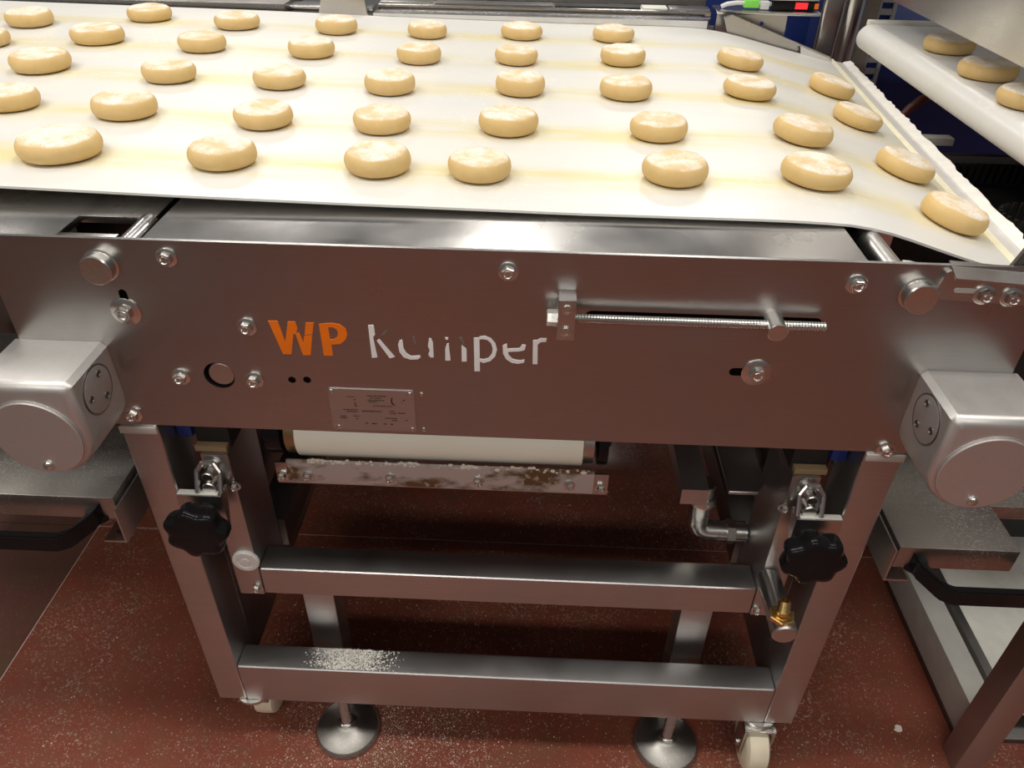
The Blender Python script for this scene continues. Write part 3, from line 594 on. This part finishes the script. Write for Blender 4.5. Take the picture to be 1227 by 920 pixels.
crumbs(bm, 3500, near_foot, 0.3, 0.8); o = obj('floor_crumbs', bm, M['crumb']); tag(o, 'fine dry crumbs scattered over the red floor', 'crumbs', None, 'stuff')
bm = B()
for cx_, cy_, s_ in ((425, -35, 9), (455, -60, 14), (610, 60, 7), (470, -70, 8)):
    a = [(cx_ + s_ * random.uniform(0.5, 1.2) * math.cos(2 * PI * k / 9), cy_ + s_ * random.uniform(0.4, 1.0) * math.sin(2 * PI * k / 9)) for k in range(9)]; prism(bm, a, 'z', 0.1, 1.4)
o = obj('dough_scrap', bm, M['crumb']); tag(o, 'flat dried dough scraps on the floor right of the trolley frame', 'crumbs', None, 'stuff')

# ------------------------------------------------------------------ drip trays of the neighbouring machines
def handle(parent, xa, xb, yf, z, s):                        # black bow handle; xa is its foot end, xb the other foot
    bm = B(); w_ = 11
    pts = [(xa, yf, z + 4), (xa - s * 4, yf - 10, z - 2), (xa - s * 22, yf - 34, z - 8), (xa - s * 34, yf - 40, z - 9), (xb + s * 34, yf - 40, z - 9), (xb + s * 22, yf - 34, z - 8), (xb + s * 4, yf - 10, z - 2), (xb, yf, z + 4)]
    prev = None
    for (x, y, zz) in pts:
        ring_ = [bm.verts.new(p) for p in ((x, y - 3, zz + w_), (x + (0), y + 7, zz + w_), (x, y + 7, zz - w_), (x, y - 3, zz - w_))]
        if prev:
            for k in range(4): bm.faces.new((prev[k], prev[(k + 1) % 4], ring_[(k + 1) % 4], ring_[k]))
        else: bm.faces.new(ring_)
        prev = ring_
    bm.faces.new(prev); bmesh.ops.recalc_face_normals(bm, faces=bm.faces)
    bmesh.ops.bevel(bm, geom=list(bm.edges), offset=1.6, segments=2, affect='EDGES')
    h = obj('handle', bm, M['black'], parent)
    for xx, q in ((xa, 1), (xb, -1)): prism(bm := B(), [(xx - s * q * -4, yf - 0.2), (xx - s * q * 30, yf - 33), (xx - s * q * 22, yf - 0.2)], 'z', z - 12, z - 5); obj('handle_foot', bm, M['black'], h)
    return h
tl = thing('drip_tray', 'steel drip tray with black handle below the left gear housing', 'tray', (-560, 100, 500))
bx('tray_body', M['dirty'], tl, -760, -432, -22, 300, 487, 519, 1.2)
handle(tl, -449, -660, -22, 497, 1)
bm = B(); prism(bm, [(-428, 512), (-426, 512), (-426, 462), (-452, 462), (-452, 464.5), (-428, 464.5)], 'y', -34, 170); ab = obj('angle_bracket', bm, M['steel'], tl)
bm = B(); cyl(bm, (-440, -20, 464.4), (-440, -20, 465.1), 4.5, 16, 0.1); obj('bracket_hole', bm, M['matte'], ab)
tr = thing('drip_tray', 'steel drip tray with black handle below the right gear housing', 'tray', (560, 100, 480))
bx('tray_body', M['dirty'], tr, 432, 562, -22, 300, 460, 492, 1.2)
handle(tr, 449, 600, -22, 470, -1)
bm = B(); prism(bm, [(427, 492), (425, 492), (425, 444), (452, 444), (452, 446.5), (427, 446.5)], 'y', -28, 170); obj('angle_bracket', bm, M['steel'], tr)
bx('tray_wing', M['dirty'], tr, 563, 640, 60, 300, 460, 480, 1.2)
o = bx('left_machine_housing', M['dark'], None, -1100, -500, 320, 920, 300, 780, 3); o.name = 'machine_housing'; tag(o, 'dark steel housing of the machine at the far left behind the tray', 'machine')

# ------------------------------------------------------------------ right machine base on the floor
rb = thing('base_frame', 'floor frame of pale steel rails and a dark leg at the lower right', 'frame', (740, 150, 0))
bx('floor_rail', M['flour_lit'], rb, 690, 729, 36, 420, 12, 80, 2)  # pale coating paints in the light on the rail top
bx('floor_rail', M['steel'], rb, 741, 756, 42, 420, 12, 74, 2)
bx('leg', M['tube'], rb, 666, 708, -4, 34, 0, 455, 2)
bx('white_panel', M['board'], rb, 762, 1150, 60, 420, 52, 62, 1)
bx('foot_plate', M['dark'], rb, 690, 1150, 45, 400, 0, 11, 1)

# ------------------------------------------------------------------ conveyor at the right
rc = thing('side_conveyor', 'white belt conveyor with a rounded end at the upper right', 'conveyor', (700, 500, 0))
bm = B(); pf = [(1200, 844)] + [(611 - 21.5 * math.sin(t), 822.5 + 21.5 * math.cos(t)) for t in [PI * k / 16 for k in range(17)]] + [(1200, 801)]
prism(bm, pf, 'y', 130, 905); obj('belt', bm, M['cover'], rc)
bx('side_guide', M['board'], rc, 606, 1200, 907, 920, 826, 850, 2)
bx('hood', M['steel'], rc, 600, 604, 180, 1150, 897, 1400, 0.5)
bx('hood_top', M['steel'], rc, 604, 1200, 180, 1150, 1396, 1400, 0.5)
bx('frame_beam', M['dark'], rc, 820, 1200, 420, 880, 720, 795, 2)
bx('frame_leg', M['dark'], rc, 1120, 1160, 760, 800, 0, 720, 2)
for k, (x, y, d) in enumerate(((662, 706, 78), (651, 551, 80), (641, 412, 78))):
    put_dough(x, y, d, 844.2, Vector((0, 0, 1)), 'tan dough disc on the upper right conveyor, %s' % ('farthest of the three', 'middle of the three', 'cut by the right picture edge')[k], 'dough discs on the side conveyor', k + 2)

# ------------------------------------------------------------------ things behind and below the gap
o = bx('blue_panel', M['blue'], None, 300, 1250, 1290, 1310, 300, 1050, 2); tag(o, 'dark blue plastic panel standing behind the steel column', 'panel')
o = bx('lit_panel_top', M['litblue'], None, 775, 1150, 1232, 1286, 722, 1040, 3); tag(o, 'lit upper part of the blue panel, coloured paler, behind the rear end of the upper right conveyor', 'crate')  # separate paler piece stands in for light on the blue panel
cl = thing('steel_column', 'tall polished steel column behind the end of the main belt', 'column', (625, 1120, 0))
bx('column_face', M['bright'], cl, 578, 622, 1090, 1160, 0, 1500, 8, 4)
bm = B(); cyl(bm, (648, 1125, 0), (648, 1125, 1500), 25, 32); obj('column_pipe', bm, M['bright'], cl)
o = bx('concrete_post', M['concrete'], None, 684, 724, 1175, 1225, 0, 1500, 3); tag(o, 'stained grey-brown post right of the steel column', 'post')
cdct = thing('cable_duct', 'slotted grey cable duct beside the stained post', 'duct', (745, 1200, 500))
bx('duct_back', M['blue'], cdct, 728, 768, 1206, 1212, 420, 1000, 0.5)
bx('duct_edge', M['duct'], cdct, 728, 736, 1198, 1206, 420, 1000, 0.5); bx('duct_edge', M['duct'], cdct, 760, 768, 1198, 1206, 420, 1000, 0.5)
for k in range(24): bx('duct_finger', M['duct'], cdct, 736.5, 759.5, 1199, 1205, 425 + k * 24, 437 + k * 24)
sh = thing('sensor_shelf', 'steel shelf carrying the small display unit at the back of the machine', 'shelf', (420, 1020, 830))
bx('shelf_plate', M['bright'], sh, 352, 548, 1000, 1060, 838, 844, 0.8)
holed('hole_plate', M['steel'], sh, [[(353, 838), (486, 838), (488, 760), (420, 740), (353, 740)], circ(420, 822, 4, 12), circ(440, 823, 4, 12)], 1001, 1004)
du = thing('display_unit', 'small black sensor display with a glowing red readout', 'sensor', (495, 1025, 844.3))
bx('unit_body', M['black'], du, 458, 540, 1012, 1040, 845, 862, 1.5)
bx('unit_frame', M['bright'], du, 452, 544, 1012, 1044, 862.2, 866, 1)
bx('red_readout', M['display'], du, 500, 523, 1010.8, 1012, 848, 859)
bx('amber_lamp', M['orange'], du, 536, 543, 1009, 1012, 849, 858)
sc_ = thing('sensor_cable', 'white sensor cable with a bright green plug on the shelf', 'cable', (430, 1020, 844.3))
bm = B(); tube(bm, [(362, 1020, 848), (372, 1018, 853), (390, 1016, 856), (410, 1016, 856), (432, 1018, 855), (456, 1022, 854)], 4, 10); obj('cable', bm, M['cable'], sc_)
bx('plug', M['green'], sc_, 403, 432, 1010, 1024, 848, 862, 3); bx('plug', M['cable'], sc_, 434, 451, 1010, 1024, 846, 860, 2)
bt = thing('back_table', 'steel sheet table along the back edge of the machine with dark strips', 'table', (0, 1100, 800))
bx('table_top', M['sheet'], bt, -300, 345, 1018, 1280, 828, 838, 1)
for x0, x1, mt in ((-190, 40, 'dark'), (44, 210, 'matte'), (214, 262, 'board'), (266, 344, 'steel'), (-298, -194, 'steel')): bx('cover_strip', M[mt], bt, x0, x1, 1030, 1064, 838.2, 840.5, 0.5)
bx('back_ledge', M['dark'], bt, -300, 345, 1086, 1120, 838.2, 852, 1)
bm = B(); tube(bm, [(700, 905, 668), (712, 903, 684), (722, 902, 700), (738, 900, 718), (765, 898, 735), (800, 895, 748)], 8, 12); o = obj('hose', bm, M['hose']); tag(o, 'red-brown hose crossing in front of the blue panel', 'hose')
fr = thing('drive_base', 'dark drive unit with a pale top bar and a ribbed rack below the gap', 'machine', (760, 600, 0))
bx('top_bar', M['board'], fr, 655, 714, 690, 712, 700, 712, 1)
bx('base_body', M['matte'], fr, 664, 1000, 380, 688, 100, 640, 3)
bx('rack_back', M['dark'], fr, 690, 860, 672, 688, 642, 690, 1)
for k in range(14): bx('rack_tooth', M['matte'], fr, 694 + k * 12, 700 + k * 12, 664, 671, 646, 678)
mo = thing('motor', 'grey round motor with ribbed top below the right conveyor', 'motor', (640, 310, 560))
bm = B(); lathe(bm, (640, 310, 560), (0, 0, 1), [(0, 42), (6, 46), (150, 46), (156, 44)], 44); obj('motor_body', bm, M['dark'], mo)
bm = B()
for k in range(22): t = 2 * PI * k / 22; box(bm, 640 + 36 * math.cos(t) - 2, 640 + 36 * math.cos(t) + 2, 310 + 36 * math.sin(t) - 2, 310 + 36 * math.sin(t) + 2, 716, 742)
tag(obj('motor_ribs', bm, M['matte'], mo), kind='stuff')
